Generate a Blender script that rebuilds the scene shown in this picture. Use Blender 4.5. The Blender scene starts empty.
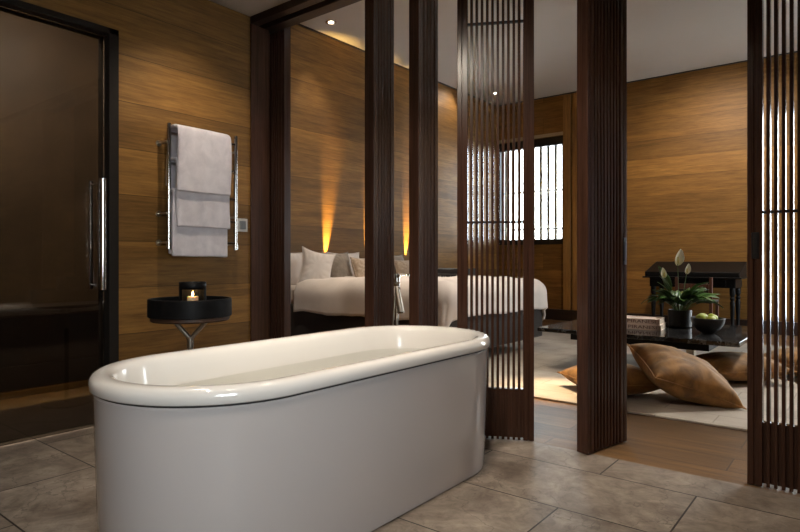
import bpy, bmesh, math, random
from mathutils import Vector, Matrix, noise
PI = math.pi
COL = bpy.context.scene.collection
random.seed(7)

# ------------------------------------------------------------------ objects
def tag(o, label=None, cat=None, group=None, kind=None):
    if label: o['label'] = label
    if cat: o['category'] = cat
    if group: o['group'] = group
    if kind: o['kind'] = kind
    return o

def empty(name, label, cat, loc=(0, 0, 0), rz=0.0, group=None, kind=None):
    o = bpy.data.objects.new(name, None)
    COL.objects.link(o)
    o.empty_display_size = 0.05
    o.location = loc
    o.rotation_euler = (0, 0, rz)
    return tag(o, label, cat, group, kind)

def obj(name, bm, mat, parent=None, bevel=0, subsurf=0, smooth=35, solid=0, loc=None, rot=None):
    bmesh.ops.recalc_face_normals(bm, faces=bm.faces[:])
    th = math.radians(smooth)
    for f in bm.faces: f.smooth = True
    for e in bm.edges:
        if len(e.link_faces) == 2:
            e.smooth = e.calc_face_angle(0.0) < th
        else:
            e.smooth = True
    me = bpy.data.meshes.new(name)
    bm.to_mesh(me); bm.free()
    for m in (mat if isinstance(mat, (list, tuple)) else [mat]): me.materials.append(m)
    o = bpy.data.objects.new(name, me)
    COL.objects.link(o)
    if parent is not None: o.parent = parent
    if loc is not None: o.location = loc
    if rot is not None: o.rotation_euler = rot
    if solid:
        md = o.modifiers.new('solid', 'SOLIDIFY'); md.thickness = solid; md.offset = 0
    if bevel:
        md = o.modifiers.new('bevel', 'BEVEL'); md.width = bevel; md.segments = 2; md.limit_method = 'ANGLE'
        md.angle_limit = math.radians(40)
    if subsurf:
        md = o.modifiers.new('sub', 'SUBSURF'); md.levels = subsurf; md.render_levels = subsurf
    return o

def B(): return bmesh.new()

def box(bm, x0, x1, y0, y1, z0, z1, M=None):
    vs = [bm.verts.new((x, y, z)) for z in (z0, z1) for y in (y0, y1) for x in (x0, x1)]
    for q in ((0, 2, 3, 1), (4, 5, 7, 6), (0, 1, 5, 4), (2, 6, 7, 3), (0, 4, 6, 2), (1, 3, 7, 5)):
        bm.faces.new([vs[i] for i in q])
    if M is not None:
        for v in vs: v.co = M @ v.co
    return bm

def bx(*a): return box(B(), *a)

def lathe(bm, prof, seg=40, c=(0, 0), M=None, close=True):
    rings = []
    for r, z in prof:
        if r < 1e-6:
            rings.append([bm.verts.new((c[0], c[1], z))])
        else:
            rings.append([bm.verts.new((c[0] + r * math.cos(2 * PI * i / seg), c[1] + r * math.sin(2 * PI * i / seg), z)) for i in range(seg)])
    for a, b in zip(rings, rings[1:]):
        for i in range(seg):
            j = (i + 1) % seg
            if len(a) == 1 and len(b) == 1: continue
            if len(a) == 1: bm.faces.new((a[0], b[j], b[i]))
            elif len(b) == 1: bm.faces.new((a[i], a[j], b[0]))
            else: bm.faces.new((a[i], a[j], b[j], b[i]))
    if M is not None:
        for r in rings:
            for v in r: v.co = M @ v.co
    return bm

def tube(bm, pts, rad, seg=12, cap=True):
    pts = [Vector(p) for p in pts]
    rads = rad if isinstance(rad, (list, tuple)) else [rad] * len(pts)
    rings = []; up = None
    for i, p in enumerate(pts):
        t = (pts[min(i + 1, len(pts) - 1)] - pts[max(i - 1, 0)]).normalized()
        if up is None:
            up = Vector((0, 0, 1)) if abs(t.z) < 0.9 else Vector((1, 0, 0))
        a = t.cross(up).normalized(); b = a.cross(t).normalized(); up = b
        rings.append([bm.verts.new(p + (a * math.cos(2 * PI * k / seg) + b * math.sin(2 * PI * k / seg)) * rads[i]) for k in range(seg)])
    for r, s in zip(rings, rings[1:]):
        for k in range(seg):
            bm.faces.new((r[k], r[(k + 1) % seg], s[(k + 1) % seg], s[k]))
    if cap:
        bm.faces.new(rings[0][::-1]); bm.faces.new(rings[-1])
    return bm

# ------------------------------------------------------------------ materials
def newmat(name):
    m = bpy.data.materials.new(name); m.use_nodes = True
    nt = m.node_tree; nt.nodes.clear()
    out = nt.nodes.new('ShaderNodeOutputMaterial')
    bs = nt.nodes.new('ShaderNodeBsdfPrincipled')
    nt.links.new(bs.outputs[0], out.inputs[0])
    return m, nt, bs, out

def srgb(r, g, b):
    f = lambda c: (c / 255) / 12.92 if c / 255 <= 0.04045 else ((c / 255 + 0.055) / 1.055) ** 2.4
    return (f(r), f(g), f(b), 1)

def N(nt, t, **kw):
    n = nt.nodes.new(t)
    for k, v in kw.items(): setattr(n, k, v)
    return n

def uvw(nt, order):
    tc = N(nt, 'ShaderNodeTexCoord'); sp = N(nt, 'ShaderNodeSeparateXYZ'); cb = N(nt, 'ShaderNodeCombineXYZ')
    nt.links.new(tc.outputs['Object'], sp.inputs[0])
    for i, a in enumerate(order): nt.links.new(sp.outputs['XYZ'.index(a)], cb.inputs[i])
    return cb.outputs[0]

def ramp(nt, fac, stops):
    r = N(nt, 'ShaderNodeValToRGB')
    els = r.color_ramp.elements
    els[0].position, els[0].color = stops[0]
    els[1].position, els[1].color = stops[-1]
    for p, c in stops[1:-1]:
        e = els.new(p); e.color = c
    nt.links.new(fac, r.inputs[0])
    return r.outputs[0]

def mixc(nt, a, b, fac, mode='MIX'):
    m = N(nt, 'ShaderNodeMix', data_type='RGBA', blend_type=mode)
    for s, v in ((m.inputs[0], fac), (m.inputs[6], a), (m.inputs[7], b)):
        if hasattr(v, 'links'): nt.links.new(v, s)
        else: s.default_value = v
    return m.outputs[2]

def mapping(nt, vec, scale=(1, 1, 1), loc=(0, 0, 0)):
    m = N(nt, 'ShaderNodeMapping'); nt.links.new(vec, m.inputs[0])
    m.inputs['Scale'].default_value = scale; m.inputs['Location'].default_value = loc
    return m.outputs[0]

def noise_n(nt, vec, scale, detail=4, rough=0.55, dist=0):
    n = N(nt, 'ShaderNodeTexNoise'); nt.links.new(vec, n.inputs['Vector'])
    n.inputs['Scale'].default_value = scale; n.inputs['Detail'].default_value = detail
    n.inputs['Roughness'].default_value = rough; n.inputs['Distortion'].default_value = dist
    return n.outputs[0]

def bump(nt, bs, h, strength=0.2, dist=0.01):
    b = N(nt, 'ShaderNodeBump'); nt.links.new(h, b.inputs['Height'])
    b.inputs['Strength'].default_value = strength; b.inputs['Distance'].default_value = dist
    nt.links.new(b.outputs[0], bs.inputs['Normal'])
    return b

def brick(nt, vec, w, h, mortar=0.002, offset=0.5, c1=(0, 0, 0, 1), c2=(1, 1, 1, 1), cm=(0, 0, 0, 1), smooth=0.1):
    b = N(nt, 'ShaderNodeTexBrick', offset=offset, offset_frequency=2, squash=1.0)
    nt.links.new(vec, b.inputs['Vector'])
    b.inputs['Scale'].default_value = 1; b.inputs['Mortar Size'].default_value = mortar
    b.inputs['Mortar Smooth'].default_value = smooth
    b.inputs['Brick Width'].default_value = w; b.inputs['Row Height'].default_value = h
    b.inputs['Color1'].default_value = c1; b.inputs['Color2'].default_value = c2; b.inputs['Mortar'].default_value = cm
    return b

def wood(name, light, mid, dark, order, plank=None, rough=0.45, stretch=14, gscale=1.0, seam=0.5, var=0.35, bstr=0.15, spec=0.5, seamsize=0.002):
    m, nt, bs, out = newmat(name)
    v = uvw(nt, order)
    vec = v
    if plank:
        bk = brick(nt, mapping(nt, v, loc=(20.3, 20.0, 0)), plank[0], plank[1], seamsize, 0.37)
        add = N(nt, 'ShaderNodeVectorMath', operation='MULTIPLY_ADD')
        nt.links.new(bk.outputs['Color'], add.inputs[0]); add.inputs[1].default_value = (7, 5, 3)
        nt.links.new(v, add.inputs[2]); vec = add.outputs[0]
    g1 = noise_n(nt, mapping(nt, vec, (0.8 * gscale, stretch * 1.6 * gscale, stretch * 1.6 * gscale)), 1.6, 9, 0.72, 0.35)
    g2 = noise_n(nt, mapping(nt, vec, (2.5 * gscale, stretch * 5 * gscale, stretch * 5 * gscale)), 2.0, 7, 0.75)
    g3 = noise_n(nt, mapping(nt, vec, (0.7, 3.2, 3.2)), 1.3, 3, 0.5, 1.5)
    c = ramp(nt, g1, [(0.22, dark), (0.5, mid), (0.8, light)])
    f2 = ramp(nt, g2, [(0.35, (0.5, 0.47, 0.44, 1)), (0.58, (1, 1, 1, 1))])
    c = mixc(nt, c, f2, 0.7, 'MULTIPLY')
    f3 = ramp(nt, g3, [(0.3, (1 - var, 1 - var, 1 - var, 1)), (0.7, (1, 1, 1, 1))])
    c = mixc(nt, c, f3, 1.0, 'MULTIPLY')
    if plank:
        pv = ramp(nt, bk.outputs['Color'], [(0.0, (1 - min(.5, var * 1.5),) * 3 + (1,)), (1.0, (1, 1, 1, 1))])
        c = mixc(nt, c, pv, 1.0, 'MULTIPLY')
        sm = N(nt, 'ShaderNodeMath', operation='MULTIPLY'); nt.links.new(bk.outputs['Fac'], sm.inputs[0]); sm.inputs[1].default_value = seam
        c = mixc(nt, c, (dark[0] * .25, dark[1] * .25, dark[2] * .25, 1), sm.outputs[0])
    nt.links.new(c, bs.inputs['Base Color'])
    bs.inputs['Roughness'].default_value = rough
    bs.inputs['Specular IOR Level'].default_value = spec
    bump(nt, bs, g2, bstr, 0.002)
    return m

def plain(name, col, rough=0.5, metal=0.0, nscale=30, var=0.06, bstr=0.0, **kw):
    m, nt, bs, out = newmat(name)
    v = uvw(nt, 'XYZ')
    n = noise_n(nt, v, nscale, 4)
    d = tuple(c * (1 - var) for c in col[:3]) + (1,)
    l = tuple(min(1, c * (1 + var)) for c in col[:3]) + (1,)
    nt.links.new(ramp(nt, n, [(0.3, d), (0.7, l)]), bs.inputs['Base Color'])
    bs.inputs['Roughness'].default_value = rough
    bs.inputs['Metallic'].default_value = metal
    for k, x in kw.items(): bs.inputs[k.replace('_', ' ')].default_value = x
    if bstr: bump(nt, bs, n, bstr, 0.004)
    return m

def fabric(name, col, col2=None, nscale=9, fine=420, rough=0.9, sheen=0.3, bstr=0.35, sheentint=None, bdist=0.002):
    m, nt, bs, out = newmat(name)
    v = uvw(nt, 'XYZ')
    n1 = noise_n(nt, v, nscale, 5, 0.6, 0.4); n2 = noise_n(nt, v, fine, 2, 0.6)
    col2 = col2 or tuple(c * 0.82 for c in col[:3]) + (1,)
    nt.links.new(ramp(nt, n1, [(0.32, col2), (0.66, col)]), bs.inputs['Base Color'])
    bs.inputs['Roughness'].default_value = rough
    bs.inputs['Sheen Weight'].default_value = sheen
    if sheentint: bs.inputs['Sheen Tint'].default_value = sheentint
    bump(nt, bs, n2, bstr, bdist)
    return m

def glassy(name, tint, ior=1.45, rough=0.0):
    m, nt, bs, out = newmat(name)
    nt.nodes.remove(bs)
    tr = N(nt, 'ShaderNodeBsdfTransparent'); tr.inputs[0].default_value = tint
    gl = N(nt, 'ShaderNodeBsdfGlossy'); gl.inputs['Roughness'].default_value = rough
    fr = N(nt, 'ShaderNodeFresnel'); fr.inputs[0].default_value = ior
    mx = N(nt, 'ShaderNodeMixShader')
    nt.links.new(fr.outputs[0], mx.inputs[0]); nt.links.new(tr.outputs[0], mx.inputs[1]); nt.links.new(gl.outputs[0], mx.inputs[2])
    nt.links.new(mx.outputs[0], out.inputs[0])
    return m

def emit(name, col, s):
    m, nt, bs, out = newmat(name)
    bs.inputs['Base Color'].default_value = col
    bs.inputs['Emission Color'].default_value = col
    bs.inputs['Emission Strength'].default_value = s
    return m

OAK = (srgb(190, 142, 76), srgb(164, 118, 58), srgb(122, 86, 40))
M_oak_x = wood('oak_boards_side', *OAK, 'YZX', (5.2, 0.27), rough=0.55, spec=0.3, stretch=9, var=0.3, seam=0.7, bstr=0.2)
M_oak_y = wood('oak_boards_far', *OAK, 'XZY', (5.4, 0.27), rough=0.5, spec=0.35, stretch=9, var=0.25, seam=0.6, bstr=0.2)
M_oak_v = wood('oak_post', *OAK, 'ZXY', None, rough=0.45, stretch=9, var=0.25, bstr=0.2)
M_oak_floor = wood('oak_floor', srgb(176, 136, 88), srgb(150, 112, 70), srgb(108, 78, 48), 'XYZ', (2.2, 0.2), rough=0.34, stretch=12, var=0.4, seam=0.9, bstr=1.0, seamsize=0.003)
M_walnut = wood('dark_walnut', srgb(100, 68, 53), srgb(78, 53, 42), srgb(52, 35, 28), 'ZXY', None, rough=0.24, stretch=22, var=0.2, bstr=0.03, spec=0.30)
M_walnut_h = wood('dark_walnut_beam', srgb(66, 48, 40), srgb(50, 36, 31), srgb(34, 25, 22), 'XYZ', None, rough=0.4, stretch=22, var=0.2, bstr=0.12)
M_stoolwood = wood('brown_disc_wood', srgb(110, 76, 50), srgb(84, 56, 38), srgb(52, 36, 26), 'XYZ', None, rough=0.5, stretch=12)
M_chairwood = wood('red_brown_wood', srgb(120, 74, 52), srgb(94, 56, 40), srgb(60, 34, 24), 'ZXY', None, rough=0.4, stretch=12)
M_black = plain('black_lacquer_wood', (0.005, 0.005, 0.0055, 1), 0.45, var=0.3, Specular_IOR_Level=0.15)
M_rod = plain('black_metal', (0.012, 0.012, 0.013, 1), 0.4, 0.3)
M_chrome = plain('chrome', (0.62, 0.6, 0.57, 1), 0.12, 1.0, var=0.02)
M_nickel = plain('brushed_nickel', (0.55, 0.5, 0.43, 1), 0.3, 1.0, var=0.04)
M_blackchrome = plain('black_chrome', (0.06, 0.055, 0.05, 1), 0.15, 1.0)
M_tub_shaded = plain('white_acrylic_shaded', (0.62, 0.585, 0.58, 1), 0.16, nscale=2, var=0.01, Coat_Weight=0.5, Coat_Roughness=0.05)  # outer acrylic greyed to hold the shade on the tub's sides
M_tub_lit = plain('white_acrylic_lit', (0.88, 0.86, 0.83, 1), 0.14, nscale=2, var=0.01, Coat_Weight=0.6, Coat_Roughness=0.04)  # same acrylic, lightened to carry the light falling into the basin
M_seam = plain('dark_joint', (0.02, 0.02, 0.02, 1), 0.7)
M_water = glassy('bath_water', (0.965, 0.985, 0.965, 1), 1.33)
M_ceil = plain('ceiling_plaster', srgb(196, 188, 178), 0.85, nscale=1.2, var=0.02)
M_ceilb = plain('bathroom_ceiling_plaster', srgb(180, 172, 164), 0.85, nscale=1.2, var=0.02)
M_towel = fabric('white_terry', srgb(240, 232, 235), srgb(222, 214, 218), 14, 260, 0.95, 0.4, 1.0, bdist=0.006)
M_linen = fabric('white_bed_linen', srgb(226, 216, 208), srgb(212, 202, 194), 3, 500, 0.85, 0.2, 0.15)
M_taupe = fabric('taupe_cushion_fabric', srgb(146, 132, 116), srgb(110, 98, 86), 7, 300, 0.85, 0.3, 0.5)
M_beige = fabric('patterned_beige_fabric', srgb(190, 172, 152), srgb(146, 126, 106), 26, 300, 0.85, 0.2, 0.5)
M_velvet = fabric('tan_velvet', srgb(162, 116, 60), srgb(92, 62, 30), 9, 500, 0.75, 0.3, 0.25, (0.95, 0.72, 0.45, 1))
M_darkfab = fabric('dark_bed_fabric', srgb(48, 40, 36), srgb(36, 30, 28), 6, 400, 0.9, 0.1, 0.4)
M_fur = fabric('black_fur', srgb(26, 24, 25), srgb(14, 13, 14), 60, 600, 0.9, 0.2, 1.0)
M_pot = plain('black_glazed_pot', (0.018, 0.018, 0.019, 1), 0.45, var=0.2, Specular_IOR_Level=0.3)
M_bowl = plain('black_stone_bowl', (0.018, 0.018, 0.019, 1), 0.45, nscale=80, var=0.4, bstr=0.2)
M_soil = plain('soil', (0.03, 0.02, 0.012, 1), 0.95, nscale=90, var=0.5, bstr=0.8)
M_apple = plain('green_apple_skin', srgb(162, 176, 74), 0.3, nscale=14, var=0.18, Coat_Weight=0.3)
M_stalk = plain('stalk', srgb(86, 66, 36), 0.7)
M_leaf = plain('lily_leaf', (0.04, 0.095, 0.018, 1), 0.3, nscale=20, var=0.45, Specular_IOR_Level=0.6)
M_petiole = plain('lily_stem', (0.09, 0.16, 0.05, 1), 0.5, var=0.2)
M_spathe = plain('lily_spathe', srgb(243, 246, 232), 0.5, nscale=40, var=0.05)
M_spadix = plain('lily_spadix', srgb(205, 190, 120), 0.7, nscale=200, var=0.3, bstr=0.8)
M_paper = fabric('page_block', srgb(226, 212, 194), srgb(196, 180, 160), 3, 300, 0.9, 0.0, 0.3)
M_cover = plain('book_cover', srgb(234, 216, 205), 0.5, var=0.06)
M_print = plain('book_print', srgb(96, 42, 32), 0.6)
M_plate = plain('switch_plate', srgb(200, 196, 190), 0.35, var=0.02)
M_button = plain('switch_button', srgb(120, 122, 124), 0.3, var=0.05)
M_wax = plain('wax', srgb(235, 215, 170), 0.5, Subsurface_Weight=0.3)
M_flame = emit('flame', (1.0, 0.62, 0.22, 1), 12)
M_lamp = emit('downlight_lens', (1.0, 0.86, 0.66, 1), 12)
M_led = emit('warm_led', (1.0, 0.62, 0.25, 1), 3)
M_glass = glassy('smoked_shower_glass', (0.50, 0.48, 0.45, 1), 1.5)
M_pane = glassy('window_glass', (0.95, 0.97, 0.96, 1), 1.45)
M_fin = plain('pale_outer_fin', srgb(215, 210, 198), 0.7, nscale=12, var=0.1)
M_bounce = plain('bounce_ground', srgb(225, 228, 232), 0.9, nscale=3, var=0.05)

# stone floor ---------------------------------------------------------
def stone_mat():
    m, nt, bs, out = newmat('limestone_tiles')
    v = uvw(nt, 'XYZ')
    bk = brick(nt, mapping(nt, v, loc=(9.3, -2.15 + 4.5, 0)), 0.93, 0.45, 0.0035, 0.58)
    add = N(nt, 'ShaderNodeVectorMath', operation='MULTIPLY_ADD')
    nt.links.new(bk.outputs['Color'], add.inputs[0]); add.inputs[1].default_value = (9, 7, 5); nt.links.new(v, add.inputs[2])
    n1 = noise_n(nt, add.outputs[0], 3.4, 9, 0.66, 1.0); n2 = noise_n(nt, add.outputs[0], 15, 9, 0.75, 0.9)
    n3 = noise_n(nt, add.outputs[0], 60, 3, 0.6)
    c = ramp(nt, n1, [(0.32, srgb(122, 110, 100)), (0.48, srgb(150, 138, 126)), (0.66, srgb(176, 164, 152))])
    c2 = ramp(nt, n2, [(0.34, (0.5, 0.47, 0.45, 1)), (0.47, (0.88, 0.86, 0.84, 1)), (0.55, (1.0, 1.0, 1.0, 1)), (0.68, (1.3, 1.26, 1.22, 1))])
    c = mixc(nt, c, c2, 0.8, 'MULTIPLY')
    # pale veins
    vn = N(nt, 'ShaderNodeTexVoronoi', feature='DISTANCE_TO_EDGE'); vn.inputs['Scale'].default_value = 2.3
    ds = N(nt, 'ShaderNodeVectorMath', operation='MULTIPLY_ADD')
    nc = N(nt, 'ShaderNodeTexNoise'); nc.inputs['Scale'].default_value = 5; nc.inputs['Detail'].default_value = 5
    nt.links.new(add.outputs[0], nc.inputs['Vector'])
    nt.links.new(nc.outputs[1], ds.inputs[0]); ds.inputs[1].default_value = (0.5, 0.5, 0.5); nt.links.new(add.outputs[0], ds.inputs[2])
    nt.links.new(ds.outputs[0], vn.inputs['Vector'])
    vm = ramp(nt, vn.outputs['Distance'], [(0.0, (1, 1, 1, 1)), (0.012, (0, 0, 0, 1))])
    vf = N(nt, 'ShaderNodeMath', operation='MULTIPLY'); nt.links.new(vm, vf.inputs[0]); nt.links.new(n1, vf.inputs[1])
    c = mixc(nt, c, srgb(82, 72, 64), vf.outputs[0])
    c = mixc(nt, c, srgb(50, 44, 40), bk.outputs['Fac'])
    nt.links.new(c, bs.inputs['Base Color'])
    r = ramp(nt, n2, [(0.3, (0.42,) * 3 + (1,)), (0.7, (0.58,) * 3 + (1,))]); nt.links.new(r, bs.inputs['Roughness'])
    hm = N(nt, 'ShaderNodeMath', operation='SUBTRACT'); nt.links.new(n3, hm.inputs[0]); nt.links.new(bk.outputs['Fac'], hm.inputs[1])
    bump(nt, bs, hm.outputs[0], 0.18, 0.003)
    return m
M_stone = stone_mat()

def rug_mat():
    m, nt, bs, out = newmat('pale_woven_rug')
    v = uvw(nt, 'XYZ')
    bk = brick(nt, mapping(nt, v, loc=(10, 10.02, 0)), 0.62, 0.2, 0.004, 0.5)
    n1 = noise_n(nt, v, 3, 5); n2 = noise_n(nt, mapping(nt, v, (1, 3, 1)), 120, 3)
    c = ramp(nt, n1, [(0.3, srgb(168, 158, 146)), (0.7, srgb(192, 184, 172))])
    mf = N(nt, 'ShaderNodeMath', operation='MULTIPLY'); nt.links.new(bk.outputs['Fac'], mf.inputs[0]); mf.inputs[1].default_value = 0.45
    c = mixc(nt, c, srgb(110, 100, 90), mf.outputs[0])
    nt.links.new(c, bs.inputs['Base Color']); bs.inputs['Roughness'].default_value = 0.92
    bump(nt, bs, n2, 0.5, 0.004)
    return m
M_rug = rug_mat()

def marble_mat():
    m, nt, bs, out = newmat('black_marble')
    v = uvw(nt, 'XYZ')
    n = noise_n(nt, v, 3.2, 9, 0.6, 2.2)
    c = ramp(nt, n, [(0.47, (0.008, 0.008, 0.009, 1)), (0.5, (0.11, 0.11, 0.11, 1)), (0.53, (0.01, 0.01, 0.011, 1))])
    nt.links.new(c, bs.inputs['Base Color']); bs.inputs['Roughness'].default_value = 0.09
    return m
M_marble = marble_mat()

def bronze_mat():
    m, nt, bs, out = newmat('bronze_mesh_tiles')
    v = uvw(nt, 'YZX')
    n1 = noise_n(nt, v, 2.0, 5); n2 = noise_n(nt, mapping(nt, v, (60, 3, 1)), 3, 3); n3 = noise_n(nt, mapping(nt, v, (3, 60, 1)), 3, 3)
    c = ramp(nt, n1, [(0.3, srgb(84, 70, 56)), (0.7, srgb(122, 102, 80))])
    c = mixc(nt, c, ramp(nt, n2, [(0.3, (0.6,) * 3 + (1,)), (0.7, (1, 1, 1, 1))]), 0.7, 'MULTIPLY')
    c = mixc(nt, c, ramp(nt, n3, [(0.3, (0.6,) * 3 + (1,)), (0.7, (1, 1, 1, 1))]), 0.7, 'MULTIPLY')
    nt.links.new(c, bs.inputs['Base Color']); bs.inputs['Roughness'].default_value = 0.5
    return m
M_bronze = bronze_mat()
M_frame = plain('dark_bronze_frame', (0.02, 0.016, 0.013, 1), 0.7, Specular_IOR_Level=0.15)
M_showerdark = plain('dark_shower_stone', srgb(62, 52, 44), 0.45, nscale=5, var=0.2)

# ------------------------------------------------------------------ setting
XL, XH, YF, ZC, ZB = -3.38, -4.95, 8.9, 3.57, 2.65
def struct(name, bm, mat, **kw):
    return tag(obj(name, bm, mat, **kw), kind='structure')

struct('floor', bx(-4.75, 1.7, -2.2, 2.85, -0.12, 0.0), M_stone)
struct('floor', bx(-5.15, 1.7, 2.85, 9.1, -0.12, 0.0), M_oak_floor)
# bathroom side wall with the shower opening
b = B()
box(b, XL - 0.14, XL, 1.655, 2.58, 0, ZB)
box(b, XL - 0.14, XL, 0.35, 1.655, 2.27, ZB)
box(b, XL - 0.14, XL, -2.0, 0.35, 0, ZB)
struct('wall_left', b, M_oak_x)
struct('ceiling', bx(-4.75, 1.7, -2.2, 2.58, ZB, ZB + 0.12), M_ceilb)
struct('ceiling', bx(-5.15, 1.7, 2.60, 9.1, ZC, ZC + 0.12), M_ceil)
# lintel wall above the partition, header and jamb
struct('wall_front', bx(-5.15, 1.7, 2.60, 2.79, 2.77, ZC), M_oak_y)
hb = B()
box(hb, XL - 0.14, 1.6, 2.58, 2.64, 2.60, 2.77)
box(hb, XL - 0.14, 1.6, 2.64, 2.70, 2.635, 2.77)
box(hb, XL - 0.14, 1.6, 2.70, 2.792, 2.60, 2.77)
struct('trim_1', hb, M_walnut_h, bevel=0.003)
struct('trim_2', bx(XL - 0.14, XL + 0.012, 2.58, 2.74, 0, 2.60), M_walnut, bevel=0.003)
struct('wall_front', bx(XH, XL - 0.14, 2.6, 2.86, 0, 2.77), M_oak_y)
struct('wall_front', bx(0.25, 1.6, 2.64, 2.86, 0, 2.60), M_oak_y)
struct('wall_head', bx(XH - 0.2, XH, 2.6, 9.1, 0, ZC), M_oak_x)
# shower room
struct('wall_shower', bx(-4.75, -4.62, -2.0, 2.4, 0, ZB), M_bronze)
struct('wall_shower', bx(-4.62, XL - 0.14, 2.3, 2.42, 0, ZB), M_showerdark)
struct('wall_rear', bx(-4.75, 1.7, -2.2, -2.0, 0, ZB), M_oak_y)
b = B()
box(b, -4.618, -4.28, -1.9, 2.28, 0.58, 0.64); box(b, -4.618, -4.34, -1.9, 2.28, 0.26, 0.579); box(b, -4.618, -4.575, -1.9, 2.28, 0.0, 0.259); box(b, -4.355, -4.34, -1.9, 2.28, 0.10, 0.26)  # thin front lip added to screen the strip lamp from the bathroom
t = tag(obj('shower_bench', b, M_showerdark, bevel=0.004), 'dark stone bench ledge behind the smoked shower glass', 'bench')
obj('light_strip', bx(-4.55, -4.53, -1.8, 2.2, 0.245, 0.259), M_led, t)

struct('floor', bx(-4.62, XL - 0.142, -2.0, 2.3, 0.0, 0.006), M_showerdark)
# shower door (structure)
d = empty('door_1', None, None, (XL, 1.0, 0), kind='structure')
b = B()
box(b, -0.13, 0.006, 0.60, 0.655, 0, 2.27); box(b, -0.13, 0.006, -0.65, 0.655, 2.235, 2.27); box(b, -0.13, 0.006, -0.65, -0.60, 0, 2.27)
obj('door_frame', b, M_frame, d, bevel=0.002)
obj('glass_panel', bx(-0.06, -0.048, -0.60, 0.597, 0.01, 2.232), M_glass, d)
for s, y0, r, nm in ((1, 0.553, 0.018, 'handle'), (-1, 0.556, 0.012, 'handle')):
    xx = -0.045 + 0.075 * s if s > 0 else -0.045 - 0.08
    b = B()
    tube(b, [(xx, y0, 0.785), (xx, y0, 1.405)], r, 20)
    for zz in (0.81, 1.38): tube(b, [(-0.05, y0, zz), (xx, y0, zz)], 0.007, 12)
    h = obj(nm, b, M_chrome, d); h['label'] = 'tall polished chrome bar handle' if s > 0 else 'thin chrome bar handle behind the glass'

# right walls with windows (outside the picture, they let the daylight in)
def wall_x(name, x0, x1, ya, yb, z1, win, mat):
    y0, y1, za, zb = win
    b = B()
    box(b, x0, x1, ya, y0, 0, z1); box(b, x0, x1, y1, yb, 0, z1)
    box(b, x0, x1, y0, y1, 0, za); box(b, x0, x1, y0, y1, zb, z1)
    struct(name, b, mat)
wall_x('wall_right', 1.5, 1.7, -2.2, 2.7, ZB, (-1.35, 0.05, 0.8, 2.2), M_oak_x)
wall_x('wall_right', 1.5, 1.7, 2.7, 9.1, ZC, (7.3, 8.7, 0.3, 2.9), M_oak_x)
# far wall with corner window and tall glazed opening
b = B()
W1 = (-4.93, -3.77, 1.2, 2.92); W2 = (0.0, 1.35, 0.12, 2.95)
box(b, XH, W1[0], YF, YF + 0.2, 0, ZC)
box(b, W1[0], W1[1], YF, YF + 0.2, 0, W1[2]); box(b, W1[0], W1[1], YF, YF + 0.2, W1[3], ZC)
box(b, W1[1], W2[0], YF, YF + 0.2, 0, ZC)
box(b, W2[0], W2[1], YF, YF + 0.2, 0, W2[2]); box(b, W2[0], W2[1], YF, YF + 0.2, W2[3], ZC)
box(b, W2[1], 1.7, YF, YF + 0.2, 0, ZC)
struct('wall_far', b, M_oak_y)

def window(name, w, bars, nv, fins, y=YF):
    x0, x1, z0, z1 = w
    e = empty(name, None, None, ((x0 + x1) / 2, y, z0), kind='structure')
    hx, H = (x1 - x0) / 2, z1 - z0
    b = B(); f = 0.05
    box(b, -hx, hx, 0.02, 0.12, H - 0.13, H); box(b, -hx, hx, 0.02, 0.12, 0, 0.09)
    box(b, -hx, -hx + f * .6, 0.02, 0.12, 0.09, H - 0.13); box(b, hx - f * .3, hx, 0.02, 0.12, 0.09, H - 0.13)
    obj('window_frame', b, M_rod, e, bevel=0.003)
    obj('pane', bx(-hx + 0.02, hx - 0.012, 0.066, 0.072, 0.08, H - 0.12), M_pane, e)
    if bars:
        b = B()
        for z in bars: box(b, -hx, hx, 0.13, 0.15, z - z0 - 0.012, z - z0 + 0.012)
        for i in range(nv):
            x = -hx + (i + 0.5) * 2 * hx / nv
            box(b, x - 0.024, x + 0.024, 0.16, 0.18, 0.0, H)
        obj('outer_grille', b, M_fin, e, bevel=0.002)
    return e
window('window_1', W1, (1.46, 2.08), 9, True)
e = window('window_2', W2, (1.35, 2.30), 3, True)
e = empty('window_3', None, None, (1.5, -0.65, 0.8), kind='structure')
WW = 0.70
b = B()
for a in ((-WW, WW, 0, 0.06), (-WW, WW, 1.34, 1.4), (-WW, .06 - WW, 0, 1.4), (WW - .06, WW, 0, 1.4), (-0.02, 0.02, 0, 1.4)):
    box(b, 0.04, 0.12, a[0], a[1], a[2], a[3])
obj('window_frame', b, M_rod, e); obj('pane', bx(0.07, 0.076, .03 - WW, WW - .03, 0.03, 1.37), M_pane, e)

e = empty('window_4', None, None, (1.5, 8.0, 0.3), kind='structure')
b = B()
for a in ((-.7, .7, 0, 0.07), (-.7, .7, 2.53, 2.6), (-.7, -.63, 0, 2.6), (.63, .7, 0, 2.6), (-0.03, 0.03, 0, 2.6)):
    box(b, 0.04, 0.12, a[0], a[1], a[2], a[3])
obj('window_frame', b, M_rod, e); obj('pane', bx(0.07, 0.076, -.67, .67, 0.03, 2.57), M_pane, e)

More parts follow.
